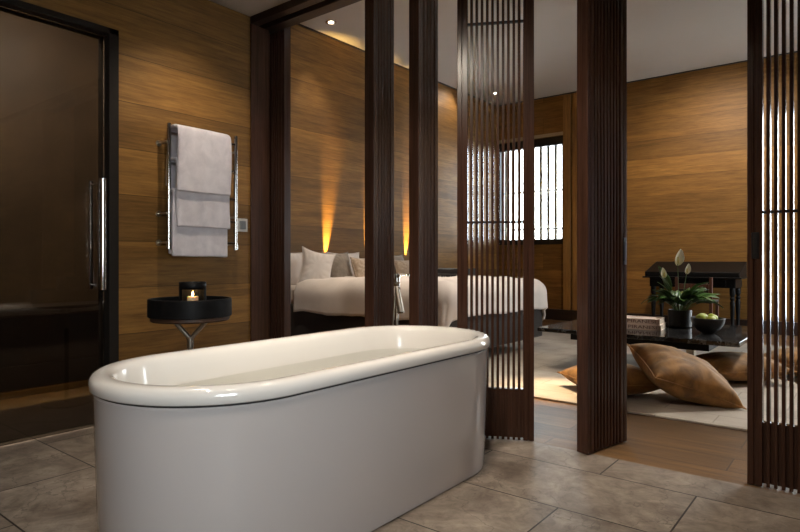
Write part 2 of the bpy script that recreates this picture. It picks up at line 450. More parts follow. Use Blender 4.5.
struct('trim_3', bx(W1[0], W1[1] + 0.02, YF - 0.02, YF + 0.01, 2.925, 2.975), plain('pale_trim', srgb(190, 172, 140), 0.5))
b = B(); box(b, -3.77 + .02, -3.63, YF - 0.045, YF, 0, ZC - 0.03); struct('trim_4', b, M_oak_v, bevel=0.003)
struct('trim_5', bx(-3.60, -3.46, YF - 0.045, YF, 0, ZC - 0.03), M_oak_v, bevel=0.003)
struct('baseboard_far', bx(XH + 0.02, 1.5, YF - 0.055, YF - 0.001, 0, 0.17), M_walnut_h, bevel=0.003)
struct('baseboard_head', bx(XH, XH + 0.02, 2.86, YF, 0, 0.17), M_walnut_h, bevel=0.003)
b = B(); box(b, XH, 1.5, YF - 0.02, YF, ZC - 0.014, ZC - 0.001); struct('shadow_gap_far', b, M_walnut_h)  # dark strip stands in for the shaded gap below the ceiling
b = B(); box(b, XH, XH + 0.02, 2.86, YF - 0.02, ZC - 0.014, ZC - 0.001); struct('shadow_gap_head', b, M_walnut_h)  # same ceiling-gap shade, drawn as a dark strip along the head wall
struct('ground_outside', bx(-30, 30, 9.15, 50, -0.6, -0.4), M_bounce)  # unseen bright ground, added to bounce daylight up to the ceilings
struct('ground_outside', bx(1.75, 30, -30, 9.14, -0.6, -0.4), M_bounce)

# ------------------------------------------------------------------ partition panels
RAT = 2.585
def panel(name, label, p0, p1, side_t=0.062, nslat=None, back=1, pulls=(), stile=0.055, RAT=2.74):
    """p0, p1: lower front corners of the slatted face, thickness grows behind (left of p0->p1 when back=1)"""
    p0, p1 = Vector(p0), Vector(p1)
    L = (p1 - p0).length; ang = math.atan2(p1.y - p0.y, p1.x - p0.x)
    e = empty(name, label, 'screen', (p0.x, p0.y, 0.006), ang, 'folding slatted screen panels')
    T = side_t; ya, yb = (0, T) if back > 0 else (-T, 0)
    for x0 in (0, L - stile):
        b = B(); w = stile
        g = 0.003
        box(b, x0, x0 + w * .48 - g, ya, yb, 0, RAT); box(b, x0 + w * .48 + g, x0 + w, ya, yb, 0, RAT)
        box(b, x0 + w * .3, x0 + w * .7, ya + 0.006, yb - 0.006, 0.001, RAT - 0.001)
        obj('stile', b, M_walnut, e, bevel=0.0015)
    inner = L - 2 * stile
    n = nslat or max(3, int(round((inner - 0.0135) / 0.027)))
    pitch = (inner - 0.0135) / n
    b = B()
    for i in range(n):
        x = stile + 0.0135 + i * pitch
        w = 0.0135
        if i == n - 1 and x + w > L - stile: continue
        box(b, x, x + w, ya + 0.003, yb - 0.003, 0.0, RAT - 0.05)
    obj('slats', b, M_walnut, e, bevel=0.0012)
    obj('bottom_board', bx(stile, L - stile, (ya + yb) / 2 - 0.016, (ya + yb) / 2 + 0.016, 0.01, 0.265), M_walnut, e)
    obj('top_rail', bx(stile, L - stile, ya + .004, yb - .004, RAT - 0.05, RAT), M_walnut, e)
    for z in (1.145, 2.205):
        b = B(); box(b, stile - .002, L - stile + .002, (ya + yb) / 2 - 0.008, (ya + yb) / 2 + 0.008, z - 0.006, z + 0.006)
        obj('cross_rod', b, M_rod, e)
    for xa, za, zb, face in pulls:
        b = B(); yy = ya if face < 0 else yb
        box(b, xa, xa + 0.028, yy - 0.0045, yy + 0.0045, za, zb); box(b, xa + .004, xa + .024, yy - 0.006, yy + 0.006, za + .02, zb - .02)
        obj('pull', b, M_rod, e, bevel=0.002)
    return e
S = 'folding_screen_panel'
panel(S, 'open see-through slatted dark wood panel just right of the white bathtub', (-1.714, 2.653), (-1.363, 2.845), RAT=2.585)
panel(S, 'slatted dark wood panel folded edge-on between the narrow bright opening and the low table', (-1.063, 2.807), (-0.985, 3.15), back=1, pulls=((0.315, 0.92, 1.06, -1),))
panel(S, 'slatted dark wood panel at the right edge of the photo, backlit by daylight', (-0.3986, 2.862), (0.02, 2.875), pulls=((0.016, 0.95, 1.06, -1),))
panel(S, 'edge-on dark slatted panel left of the narrow gap, in front of the bed pillows', (-2.43, 2.80), (-2.54, 3.14), back=1)
panel(S, 'edge-on dark slatted panel right of the narrow gap, behind the bath filler', (-2.078, 2.80), (-2.178, 3.145), back=1)
panel(S, 'dark slatted panel folded against the wooden wall beside the towel rail', (-3.53, 2.797), (-3.285, 2.806))

# ------------------------------------------------------------------ bathtub
def stadium(bm, cx, y0, y1, r, prof, seg=24, mi=None):
    """prof: list of (inset, z)"""
    rings = []
    for ins, z in prof:
        rr = r - ins; pts = []
        if rr < 0.02: rr = 0.02
        for k in range(seg + 1):
            a = -PI + PI * k / seg
            pts.append((cx + rr * math.cos(a), y0 + rr * math.sin(a), z))
        for k in range(1, 8): pts.append((cx + rr, y0 + (y1 - y0) * k / 8, z))
        for k in range(seg + 1):
            a = PI * k / seg
            pts.append((cx + rr * math.cos(a), y1 + rr * math.sin(a), z))
        for k in range(1, 8): pts.append((cx - rr, y1 - (y1 - y0) * k / 8, z))
        rings.append([bm.verts.new(p) for p in pts])
    n = len(rings[0])
    for a, c in zip(rings, rings[1:]):
        for i in range(n):
            bm.faces.new((a[i], a[(i + 1) % n], c[(i + 1) % n], c[i]))
    return rings
TX, TY0, TY1, TR = -1.715, 1.18, 2.22, 0.39
tub = empty('bathtub', 'freestanding white oval bathtub filled with water on the stone floor', 'bathtub', (TX, (TY0 + TY1) / 2, 0))
hy = (TY1 - TY0) / 2
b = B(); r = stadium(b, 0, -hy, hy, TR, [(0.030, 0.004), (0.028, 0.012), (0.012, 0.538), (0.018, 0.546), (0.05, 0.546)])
b.faces.new(r[0]); obj('outer_shell', b, M_tub_shaded, tub)
b = B(); stadium(b, 0, -hy, hy, TR, [(0.05, 0.54), (0.016, 0.540), (0.016, 0.556), (0.05, 0.556)]); obj('seam_joint', b, M_seam, tub)  # dark seam line between shell and rim
b = B()
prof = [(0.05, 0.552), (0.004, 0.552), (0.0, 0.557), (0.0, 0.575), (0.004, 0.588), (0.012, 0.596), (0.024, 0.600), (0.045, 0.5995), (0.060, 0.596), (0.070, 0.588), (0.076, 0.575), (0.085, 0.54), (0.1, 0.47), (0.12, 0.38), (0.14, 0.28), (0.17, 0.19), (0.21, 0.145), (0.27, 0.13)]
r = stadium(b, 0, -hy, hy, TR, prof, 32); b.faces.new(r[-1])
obj('rim_and_basin', b, M_tub_lit, tub, smooth=60)
b = B(); r = stadium(b, 0, -hy, hy, TR, [(0.262, 0.125), (0.110, 0.40), (0.0925, 0.487)], 32)
b.faces.new(r[0]); b.faces.new(r[-1])
w = obj('bath_water', b, M_water, loc=(TX, (TY0 + TY1) / 2, 0)); tag(w, 'still clear bath water filling the white tub', 'water', kind='stuff')

# bath filler behind the tub
fl = empty('bath_filler', 'slim chrome floor-standing bath filler with hand shower behind the tub', 'tap', (-2.10, 2.62, 0))
b = B(); lathe(b, [(0, 0), (0.05, 0), (0.05, 0.012), (0.012, 0.018), (0, 0.018)], 32); obj('base', b, M_chrome, fl)
b = B(); tube(b, [(0, 0, 0.01), (0, 0, 0.80)], 0.011, 20); obj('riser', b, M_chrome, fl)
b = B(); lathe(b, [(0, 0.80), (0.018, 0.80), (0.018, 0.818), (0.015, 0.822), (0.018, 0.826), (0.018, 0.868), (0.014, 0.874), (0, 0.874)], 32); obj('mixer', b, M_chrome, fl)
b = B(); tube(b, [(0, 0, 0.862), (0.055, 0.035, 0.864)], 0.004, 10); lathe(b, [(0, -.006), (.007, -.006), (.007, .006), (0, .006)], 14, M=Matrix.Translation((0.057, 0.036, 0.864))); obj('lever', b, M_chrome, fl)
b = B(); tube(b, [(0.0, -0.0, 0.795), (0.022, -0.012, 0.785)], 0.012, 20); hd = obj('shower_holder', b, M_chrome, fl)
b = B(); tube(b, [(0.010, -0.012, 0.80), (0.018, -0.014, 0.76), (0.045, -0.02, 0.668), (0.048, -0.021, 0.657)], [0.011, 0.017, 0.0185, 0.0185], 24); hs = obj('hand_shower', b, M_nickel, fl)
b = B(); tube(b, [(0.0478, -0.0209, 0.659), (0.0495, -0.0213, 0.652)], 0.0165, 24); obj('spray_face', b, M_chrome, hs)
b = B(); P = []
for k in range(25):
    a = k / 24; P.append((0.012 - 0.03 * math.sin(a * PI), -0.03 + 0.01 * a, 0.75 - 0.56 * math.sin(a * PI * .5) + 0.0))
tube(b, P, 0.0055, 10); obj('hose', b, M_chrome, fl)

# ------------------------------------------------------------------ towel rail + towels
tr = empty('towel_rail', 'wall-mounted chrome ladder towel rail on the wooden wall', 'towel rail', (XL, 2.155, 1.0))
RX = 0.10
for y in (-0.245, 0.232):
    b = B(); tube(b, [(RX, y, 0.025), (RX, y, 0.77)], 0.0125, 18)
    obj('post', b, M_chrome, tr, bevel=0.002)
    for z in (0.06, 0.36, 0.68):
        pass
for y in (-0.245, 0.232):
    for z in (0.055, 0.23, 0.66):
        b = B(); tube(b, [(0.0, y - 0.01, z), (RX, y - 0.01, z)], 0.007, 12); lathe(b, [(0, 0), (0.018, 0), (0.018, 0.006), (0, 0.006)], 20, M=Matrix.Translation((0, y - .01, z)) @ Matrix.Rotation(PI / 2, 4, 'Y'))
        obj('bracket', b, M_nickel, tr)
RUNGS = (0.712, 0.53, 0.35, 0.20, 0.06)
for z in RUNGS:
    b = B(); tube(b, [(RX, -0.245, z), (RX, 0.232, z)], 0.009, 14); obj('rung', b, M_chrome, tr)
b = B(); lathe(b, [(0, 0.015), (0.017, 0.015), (0.017, 0.055), (0, 0.055)], 20, c=(RX, 0.232)); obj('valve', b, M_chrome, tr)
b = B(); lathe(b, [(0, 0.015), (0.017, 0.015), (0.017, 0.055), (0, 0.055)], 20, c=(RX, -0.245)); obj('valve', b, M_chrome, tr)

def towel(label, zr, zfront, zback, off, y0, y1, seed):
    """a folded towel laid over a rung at height zr; off = distance of its front layer from the rung"""
    e = None
    bm = B(); ny = 26
    path = []
    n = 26
    xc = XL + RX
    for k in range(n + 1): path.append((off, zfront + (zr - zfront) * k / n, k / n))
    for k in range(1, 12):
        a = PI * k / 12; path.append((off * math.cos(a), zr + 0.012 + off * 0.55 * math.sin(a), 1))
    for k in range(n + 1): path.append((-off, zr - (zr - zback) * k / n, 1 - k / n))
    rows = []
    for j in range(ny + 1):
        v = j / ny; y = y0 + (y1 - y0) * v
        row = []
        for i, (px, pz, t) in enumerate(path):
            nz = noise.noise(Vector((y * 7 + seed, pz * 5, seed)))
            nn = noise.noise(Vector((y * 18, pz * 3 + seed, 3.1)))
            sag = 0.006 * math.sin(v * PI) * (1 if px > 0 else -1)
            x = px + nz * 0.007 + nn * 0.004 + sag
            edge = (abs(v - .5) * 2) ** 12
            yy = y + noise.noise(Vector((pz * 4, seed, 1.7))) * 0.006
            z = pz + (noise.noise(Vector((y * 5, seed, 9))) * 0.006 if t < 0.5 else 0) - 0.002 * v
            row.append(bm.verts.new((xc + x * (1 - .10 * edge), yy, z)))
        rows.append(row)
    for a, c in zip(rows, rows[1:]):
        for i in range(len(path) - 1): bm.faces.new((a[i], a[i + 1], c[i + 1], c[i]))
    o = obj('towel', bm, M_towel, solid=0.023, subsurf=2)
    o.modifiers['solid'].offset = 0
    tag(o, label, 'towel', 'white towels on the towel rail')
    return o
towel('white towel on the top rung of the chrome rail, uppermost of the three', 1.712, 1.362, 1.40, 0.062, 1.930, 2.305, 1.0)
towel('middle of three white towels layered on the chrome rail, hem below the uppermost', 1.530, 1.150, 1.20, 0.038, 1.935, 2.312, 4.0)
towel('lowest hanging of the three white towels on the chrome rail', 1.350, 0.972, 0.985, 0.0165, 1.920, 2.310, 8.0)

# switch plate
sw = empty('light_switch', 'small square white wall switch right of the towel rail', 'switch', (XL, 2.51, 1.19))
obj('plate', bx(0, 0.008, -0.042, 0.042, -0.045, 0.045), M_plate, sw, bevel=0.002)
obj('button', bx(0.006, 0.012, -0.026, -0.001, -0.028, 0.028), M_button, sw, bevel=0.001)
obj('button', bx(0.006, 0.012, 0.001, 0.026, -0.028, 0.028), M_button, sw, bevel=0.001)

# ------------------------------------------------------------------ side table with candle
SX, SY = -2.70, 1.69
st = empty('side_table', 'round black tray side table on a forked metal stem behind the bathtub', 'side table', (SX, SY, 0))
b = B(); lathe(b, [(0, 0.665), (0.198, 0.665), (0.203, 0.668), (0.203, 0.752), (0.199, 0.756), (0.190, 0.756), (0.187, 0.752), (0.187, 0.682), (0.183, 0.680), (0, 0.680)], 72)
obj('tray', b, M_black, st)
b = B(); lathe(b, [(0, 0.643), (0.185, 0.643), (0.192, 0.650), (0.192, 0.6645), (0, 0.6645)], 72); obj('wooden_disc', b, M_stoolwood, st)
R_ = Vector((.784, .621, 0))
for s in (-1, 1):
    b = B(); q = R_ * (0.085 * s); tube(b, [(0, 0, 0.548), (q.x, q.y, 0.643)], 0.0115, 16); obj('fork_arm', b, M_nickel, st)
b = B(); tube(b, [(0, 0, 0.50), (0, 0, 0.56)], 0.016, 20); obj('fork_joint', b, M_nickel, st, bevel=0.002)
b = B(); tube(b, [(0, 0, 0.01), (0, 0, 0.50)], 0.013, 20); obj('stem', b, M_rod, st)
b = B(); lathe(b, [(0, 0), (0.15, 0), (0.15, 0.008), (0.145, 0.012), (0, 0.014)], 48); obj('base', b, M_rod, st)

ch = empty('candle_holder', 'black cylindrical candle lantern with a lit tealight, on the round tray', 'candle holder', (SX + 0.005, SY + 0.01, 0.6805))
b = B(); seg = 48; R0 = 0.064; Hh = 0.158
ca = math.atan2(-SY, -SX)
zs = [0, 0.058, 0.122, 0.135, Hh]
g = {}
for i in range(seg):
    a = 2 * PI * i / seg
    for k, z in enumerate(zs): g[i, k] = b.verts.new((R0 * math.cos(a), R0 * math.sin(a), z))
for i in range(seg):
    a = 2 * PI * (i + .5) / seg
    da = abs((a - ca + PI) % (2 * PI) - PI)
    for k in range(4):
        if k in (1,) and da < 0.9: continue
        b.faces.new((g[i, k], g[(i + 1) % seg, k], g[(i + 1) % seg, k + 1], g[i, k + 1]))
b.faces.new([g[i, 0] for i in range(seg)])
obj('lantern_body', b, M_black, ch, solid=0.004)
obj('shelf', lathe(B(), [(0, 0.052), (0.061, 0.052), (0.061, 0.058), (0, 0.058)], 40), M_black, ch)
tl = tag(obj('tealight', lathe(B(), [(0, 0.0), (0.027, 0.0), (0.027, 0.026), (0.024, 0.026), (0.024, 0.022), (0, 0.022)], 32), M_wax, loc=(SX + 0.005, SY + 0.01, 0.7388)), 'small lit tealight inside the black lantern', 'candle')
b = B(); lathe(b, [(0, 0.024), (0.0045, 0.030), (0.0055, 0.036), (0.003, 0.046), (0, 0.054)], 12); obj('flame', b, M_flame, tl)

# ------------------------------------------------------------------ soft things
def pillow_bm(w, h, t, seed=0, n=26, pinch=0.10, wr=1.0, sag=0.0):
    bm = B(); top = []; bot = []
    for j in range(n + 1):
        for i in range(n + 1):
            u = -1 + 2 * i / n; v = -1 + 2 * j / n
            eu = 1 - abs(u) ** 2.6; ev = 1 - abs(v) ** 2.6
            f = max(0.0, (eu * ev)) ** 0.52
            ex = 1 - pinch * (1 - abs(v) ** 2.2) * abs(u); ey = 1 - pinch * (1 - abs(u) ** 2.2) * abs(v)
            x = u * w / 2 * ex; y = v * h / 2 * ey
            p = Vector((x * 6 + seed, y * 6, seed * .7))
            cr = noise.noise(p) * 0.5 + noise.noise(p * 2.7) * 0.25
            rad = math.hypot(u, v)
            fold = math.sin(math.atan2(v, u) * 12 + noise.noise(Vector((u * 2, v * 2, seed))) * 5) * min(1, rad) ** 2 * 0.022
            z = t / 2 * f * (1 + wr * 0.20 * cr) + fold * t * 2.0 * wr * f
            sg = -sag * (u * u)
            top.append((x, y, z + sg)); bot.append((x, y, -t / 2 * f * (1 + wr * 0.15 * noise.noise(p + Vector((9, 9, 9)))) + sg))
    V1 = [bm.verts.new(p) for p in top]; V2 = []
    for j in range(n + 1):
        for i in range(n + 1):
            k = j * (n + 1) + i
            if i in (0, n) or j in (0, n): V2.append(V1[k])
            else: V2.append(bm.verts.new(bot[k]))
    for j in range(n):
        for i in range(n):
            a = j * (n + 1) + i; q = (a, a + 1, a + n + 2, a + n + 1)
            bm.faces.new([V1[k] for k in q])
            try: bm.faces.new([V2[k] for k in q[::-1]])
            except ValueError: pass
    return bm
def piping(w, h, pinch, r):
    bm = B(); P = []
    n = 24
    def pt(u, v):
        ex = 1 - pinch * (1 - abs(v) ** 2.2) * abs(u); ey = 1 - pinch * (1 - abs(u) ** 2.2) * abs(v)
        return (u * w / 2 * ex, v * h / 2 * ey, 0)
    for k in range(n): P.append(pt(-1 + 2 * k / n, -1))
    for k in range(n): P.append(pt(1, -1 + 2 * k / n))
    for k in range(n): P.append(pt(1 - 2 * k / n, 1))
    for k in range(n): P.append(pt(-1, 1 - 2 * k / n))
    P.append(P[0]); tube(bm, P, r, 6)
    return bm
def pillow(name, label, cat, mat, size, loc, rot, seed, group, pinch=0.1, wr=1.0, pipe=True, matrix=None):
    o = obj(name, pillow_bm(*size, seed=seed, pinch=pinch, wr=wr), mat, subsurf=1, smooth=80)
    o.location = loc; o.rotation_euler = rot
    tag(o, label, cat, group)
    if pipe: obj('seam', piping(size[0], size[1], pinch, 0.004), mat, o, smooth=80)
    return o

# bed
BX0, BX1, BY0, BY1 = -4.9, -2.70, 3.97, 5.93
bed = empty('bed', 'large dark upholstered bed under white linen beyond the slatted partition', 'bed', ((BX0 + BX1) / 2, (BY0 + BY1) / 2, 0))
cx, cy = (BX0 + BX1) / 2, (BY0 + BY1) / 2
obj('base', bx(BX0 - cx, BX1 - .03 - cx, BY0 + .02 - cy, BY1 - .02 - cy, 0.135, 0.50), M_darkfab, bed, bevel=0.015)
obj('plinth', bx(BX0 + .1 - cx, BX1 - .68 - cx, BY0 + .35 - cy, BY1 - .35 - cy, 0.0, 0.135), M_rod, bed)
obj('mattress', bx(BX0 - cx, BX1 - .05 - cx, BY0 + .04 - cy, BY1 - .04 - cy, 0.50, 0.69), M_linen, bed, bevel=0.05)
# duvet
b = B(); nx, nyy = 90, 90; r = 0.16
ix1 = BX1 - r + 0.03; iy0, iy1 = BY0 + r - 0.02, BY1 - r + 0.03
dropf, dropn = 0.42, 0.42
gx0, gx1 = BX0 + 0.42, ix1 + dropf - .02; gy0, gy1 = iy0 - dropn, iy1 + dropn
V = []
for j in range(nyy + 1):
    for i in range(nx + 1):
        gx = gx0 + (gx1 - gx0) * i / nx; gy = gy0 + (gy1 - gy0) * j / nyy
        ox = max(0, gx - ix1); oy = gy - min(max(gy, iy0), iy1)
        l = math.hypot(ox, oy)
        bxp, byp = min(gx, ix1), min(max(gy, iy0), iy1)
        p3 = Vector((gx * 2.2, gy * 2.2, 0.3))
        wv = noise.noise(p3) * 0.03 + noise.noise(p3 * 2.6) * 0.014 + noise.noise(p3 * 6) * 0.005
        top = 0.735 + wv + 0.022 * (1 - min(1, l / 0.3))
        if l < 1e-6: V.append(b.verts.new((bxp, byp, top))); continue
        dx, dy = ox / l, oy / l
        if l < r * PI / 2:
            a = l / r; hor, dn = r * math.sin(a), r * (1 - math.cos(a))
        else:
            hor, dn = r, r + (l - r * PI / 2)
        fd = min(1, max(0, (l - 0.1) / 0.3))
        s_ = gx * 9 if abs(dy) > abs(dx) else gy * 9
        hor += fd * (0.018 * math.sin(s_ + 2 * noise.noise(p3)) + 0.02 * noise.noise(p3 * 2))
        V.append(b.verts.new((bxp + dx * hor, byp + dy * hor, top - dn * (0.92))))
for j in range(nyy):
    for i in range(nx):
        a = j * (nx + 1) + i; b.faces.new([V[k] for k in (a, a + 1, a + nx + 2, a + nx + 1)])
dv = obj('duvet', b, M_linen, solid=0.03, smooth=80); tag(dv, 'plump white duvet spread over the bed', 'duvet')

PG = 'pillows at the head of the bed'
def bedpillow(label, mat, size, y, x, z, lean, yaw, seed, roll=0, **k):
    # local x -> width (along y world), local y -> height (up), normal -> +x
    o = pillow('bed_pillow', label, 'pillow', mat, size, (x, y, z), (0, 0, 0), seed, PG, **k)
    M = Matrix.Rotation(yaw, 4, 'Z') @ Matrix.Rotation(-lean, 4, 'Y') @ Matrix(((0, 0, 1, 0), (1, 0, 0, 0), (0, 1, 0, 0), (0, 0, 0, 1))) @ Matrix.Rotation(roll, 4, 'Z')
    o.rotation_euler = M.to_euler()
    return o
bedpillow('white pillow against the wall at the near side of the bed', M_linen, (0.60, 0.40, 0.18), 4.17, -4.77, 0.845, 0.20, 0.0, 2)
bedpillow('pointed white cushion standing in front of the near pillow', M_linen, (0.36, 0.41, 0.16), 4.20, -4.42, 0.86, 0.28, -0.5, 5, roll=-0.22, pinch=0.16)
bedpillow('taupe cushion leaning right of the pointed white cushion', M_taupe, (0.40, 0.38, 0.15), 4.60, -4.50, 0.855, 0.25, 0.0, 7, pinch=0.12)
bedpillow('small patterned beige cushion left of the edge-on panel', M_beige, (0.40, 0.31, 0.14), 4.88, -4.37, 0.835, 0.32, 0.1, 9, pinch=0.12)
bedpillow('white pillow against the wall behind the patterned cushion', M_linen, (0.56, 0.40, 0.16), 5.02, -4.80, 0.845, 0.18, 0.0, 11)
bedpillow('taupe cushion seen through the narrow gap between the edge-on panels', M_taupe, (0.44, 0.36, 0.14), 5.72, -4.62, 0.845, 0.25, 0.0, 13)
bedpillow('pale beige cushion low in the narrow gap between the edge-on panels', M_beige, (0.42, 0.27, 0.13), 5.60, -4.33, 0.825, 0.32, 0.0, 15)

# black throw with fringe
b = B(); X0, X1, Y0, Y1 = -3.98, -3.50, 5.42, 5.80
box(b, X0, X1, Y0, Y1, 0.785, 0.85)
bmesh.ops.subdivide_edges(b, edges=b.edges[:], cuts=10, use_grid_fill=True)
for v in b.verts:
    v.co += Vector((0, 0, 0.012 * noise.noise(v.co * 9))); v.co.y += 0.012 * noise.noise(v.co * 14)
th = tag(obj('throw', b, M_fur, smooth=70), 'folded black fringed throw on the far side of the bed', 'throw')
b = B()
for k in range(34):
    x = X0 + 0.01 + (X1 - X0 - 0.02) * k / 33 + random.uniform(-.005, .005)
    tube(b, [(x, Y0 + 0.01, 0.80), (x, Y0 - 0.015, 0.785), (x + random.uniform(-.008, .008), Y0 - 0.02, 0.745 + random.uniform(0, .02))], [0.008, 0.008, 0.003], 6)
obj('fringe', b, M_fur, th)

# floor cushions
FC = 'tan floor cushions'
def cushion(label, size, loc, rot, seed, **k):
    return pillow('floor_cushion', label, 'cushion', M_velvet, size, loc, rot, seed, FC, **k)
RZ = math.atan2(.621, .784)
def place(o, loc, side, pitch, roll=0, yaw=0):
    M = Matrix.Rotation(side, 4, 'Z') @ Matrix.Rotation(pitch, 4, 'Y') @ Matrix.Rotation(roll, 4, 'X') @ Matrix.Rotation(yaw, 4, 'Z')
    o.rotation_euler = M.to_euler(); o.location = loc
c1 = cushion('large tan velvet cushion leaning on another, nearest on the rug', (0.61, 0.55, 0.26), (0, 0, 0), (0, 0, 0), 3, pinch=0.08)
place(c1, (-0.965, 4.24, 0.19), RZ, 0.34, 0.25, 0.03)
c2 = cushion('flat tan velvet cushion mostly hidden behind the edge-on panel', (0.56, 0.56, 0.20), (0, 0, 0), (0, 0, 0), 12, pinch=0.09)
place(c2, (-1.42, 4.20, 0.112), RZ, 0.0, 0.0, 0.15)
c3 = cushion('tan velvet cushion tucked under the right side of the black table', (0.58, 0.52, 0.20), (0, 0, 0), (0, 0, 0), 21, pinch=0.08)
place(c3, (-0.80, 5.22, 0.125), RZ, 0.0, 0.0, 0.1)
c4 = cushion('tan velvet cushion glimpsed between the slats of the right-hand panel', (0.56, 0.52, 0.22), (0, 0, 0), (0, 0, 0), 31, pinch=0.08)
place(c4, (-0.38, 5.75, 0.13), RZ, 0.0, 0.0, 0.3)

# rug
b = bx(-3.35, 1.2, 3.75, 7.6, 0.001, 0.014)
tag(obj('rug', b, M_rug, bevel=0.004), 'large pale grey woven rug under the low black table', 'rug')

# ------------------------------------------------------------------ low table
TZ = 0.36
lt = empty('low_table', 'long low table with a polished black marble top on the rug', 'table', (-1.45, 5.42, 0.014))
z = TZ - 0.014
b = bx(-0.82, 0.735, -0.62, 0.64, z - 0.035, z); obj('marble_top', b, M_marble, lt, bevel=0.006)
obj('apron', bx(-0.60, 0.50, -0.42, 0.42, z - 0.11, z - 0.0355), M_black, lt, bevel=0.003)  # black block standing in for the shade beneath the marble top
for x in (-0.55, 0.17):
    for y in (-0.40, 0.34): obj('leg', bx(x, x + 0.065, y, y + 0.065, 0, z - 0.111), M_nickel, lt, bevel=0.003)

# books with spine lettering
def text_bm(body, size):
    cu = bpy.data.curves.new('t', 'FONT'); cu.body = body; cu.size = size; cu.extrude = 0.0006; cu.align_x = 'RIGHT'; cu.align_y = 'CENTER'
    o = bpy.data.objects.new('t', cu); COL.objects.link(o)
    dg = bpy.context.evaluated_depsgraph_get()
    me = bpy.data.meshes.new_from_object(o.evaluated_get(dg))
    bm = B(); bm.from_mesh(me)
    bpy.data.objects.remove(o); bpy.data.curves.remove(cu); bpy.data.meshes.remove(me)
    return bm
bk_ang = 0.10
bx_r = Vector((-1.345, 5.187, 0))
for k, (lab, dz) in enumerate((('cream art book with red-brown spine lettering, lower of two on the black table', 0.0), ('cream art book with red-brown spine lettering, on top of the other one', 0.047))):
    e = empty('book', lab, 'book', (bx_r.x - 0.01 * k, bx_r.y + 0.006 * k, TZ + 0.0005 + dz), bk_ang, 'art books on the black table')
    Lb, D, Hb = 0.36, 0.27, 0.046
    b = B(); box(b, -Lb, 0, 0, D, 0, 0.003); box(b, -Lb, 0, 0, D, Hb - 0.003, Hb); box(b, -Lb, 0, -0.001, 0.003, 0, Hb)
    obj('cover', b, M_cover, e, bevel=0.0008)
    obj('page_block', bx(-Lb + .004, -.004, 0.0032, D - .004, 0.0032, Hb - .0032), M_paper, e)
    tb = text_bm('PIRANESI', 0.036)
    for v in tb.verts: v.co = Vector((v.co.x * 1.6 - 0.03, -0.0014 - v.co.z, v.co.y + Hb / 2))
    obj('spine_lettering', tb, M_print, e)

# plant
PX, PY = -1.30, 5.62
pl = empty('potted_peace_lily', 'peace lily with white flowers in a black pot on the marble table', 'plant', (PX, PY, TZ + 0.0005))
b = B(); lathe(b, [(0, 0), (0.088, 0), (0.095, 0.008), (0.097, 0.145), (0.095, 0.150), (0.089, 0.150), (0.087, 0.145), (0.087, 0.13), (0, 0.13)], 48); obj('pot', b, M_pot, pl)
b = B(); lathe(b, [(0, 0.1305), (0.086, 0.1305), (0.086, 0.134), (0, 0.139)], 32); obj('soil', b, M_soil, pl)
rnd = random.Random(11)
leafs, stems = B(), B()
Fv = Vector((-.621, .784, 0)); Rv = Vector((.784, .621, 0))
def leaf(base_dir, stem_len, blade_len, width, rise, droop, twist=0.0):
    d = base_dir.normalized(); P = []
    start = Vector((d.x * .03, d.y * .03, 0.13)); n = 18
    L = stem_len + blade_len; pos = start.copy(); ang = rise; pts = []
    for k in range(n + 1):
        pts.append((pos.copy(), ang)); t = k / n
        ang = rise - droop * t ** 1.4
        pos = pos + (d * math.cos(ang) + Vector((0, 0, 1)) * math.sin(ang)) * (L / n)
    ks = max(2, int(round(n * stem_len / L)))
    tube(stems, [p for p, _ in pts[:ks + 1]], [0.0032] * (ks + 1), 6)
    side0 = Vector((-d.y, d.x, 0)); rows = []
    m = n - ks; prev = None
    for k in range(m + 1):
        p, a = pts[ks + k]; t = k / m
        w = width * (math.sin(PI * min(1, t ** 0.72)) ** 0.8) if 0 < t < 1 else 0.0006
        up = Vector((0, 0, 1)) * math.cos(a) - d * math.sin(a)
        s = side0 * math.cos(twist) + up * math.sin(twist); u2 = up * math.cos(twist) - side0 * math.sin(twist)
        wav = 0.004 * math.sin(t * 14 + twist)
        rows.append([leafs.verts.new(p + s * w * q + u2 * (abs(q) * w * 0.35 + (wav if abs(q) == 1 else 0))) for q in (-1, -.5, 0, .5, 1)])
    for a_, c_ in zip(rows, rows[1:]):
        for q in range(4): leafs.faces.new((a_[q], a_[q + 1], c_[q + 1], c_[q]))
for k in range(40):
    a = k * 2.399 + rnd.uniform(-.3, .3)
    d_ = Rv * math.cos(a) + Fv * math.sin(a)
    t = k / 40
    leaf(d_, rnd.uniform(.07, .14), rnd.uniform(.15, .22), rnd.uniform(.028, .040), 1.45 - 0.6 * t + rnd.uniform(-.1, .1), rnd.uniform(0.9, 2.1), rnd.uniform(-.5, .5))
leaf(Rv * 1 + Fv * .1, .13, .26, .040, 0.85, 1.35, 0.5)
leaf(Rv * 1 - Fv * .4, .11, .24, .036, 0.75, 1.6, -.3)
leaf(-Rv + Fv * .1, .14, .22, .030, 0.95, 1.9, .3)
leaf(-Rv * .5 + Fv * .1, .20, .24, .038, 1.35, .35, .8)
leaf(-Rv * .7 - Fv * .3, .20, .20, .036, 1.25, .7, -.5)
obj('stems', stems, M_petiole, pl)
obj('foliage', leafs, M_leaf, pl, solid=0.0012, smooth=80)
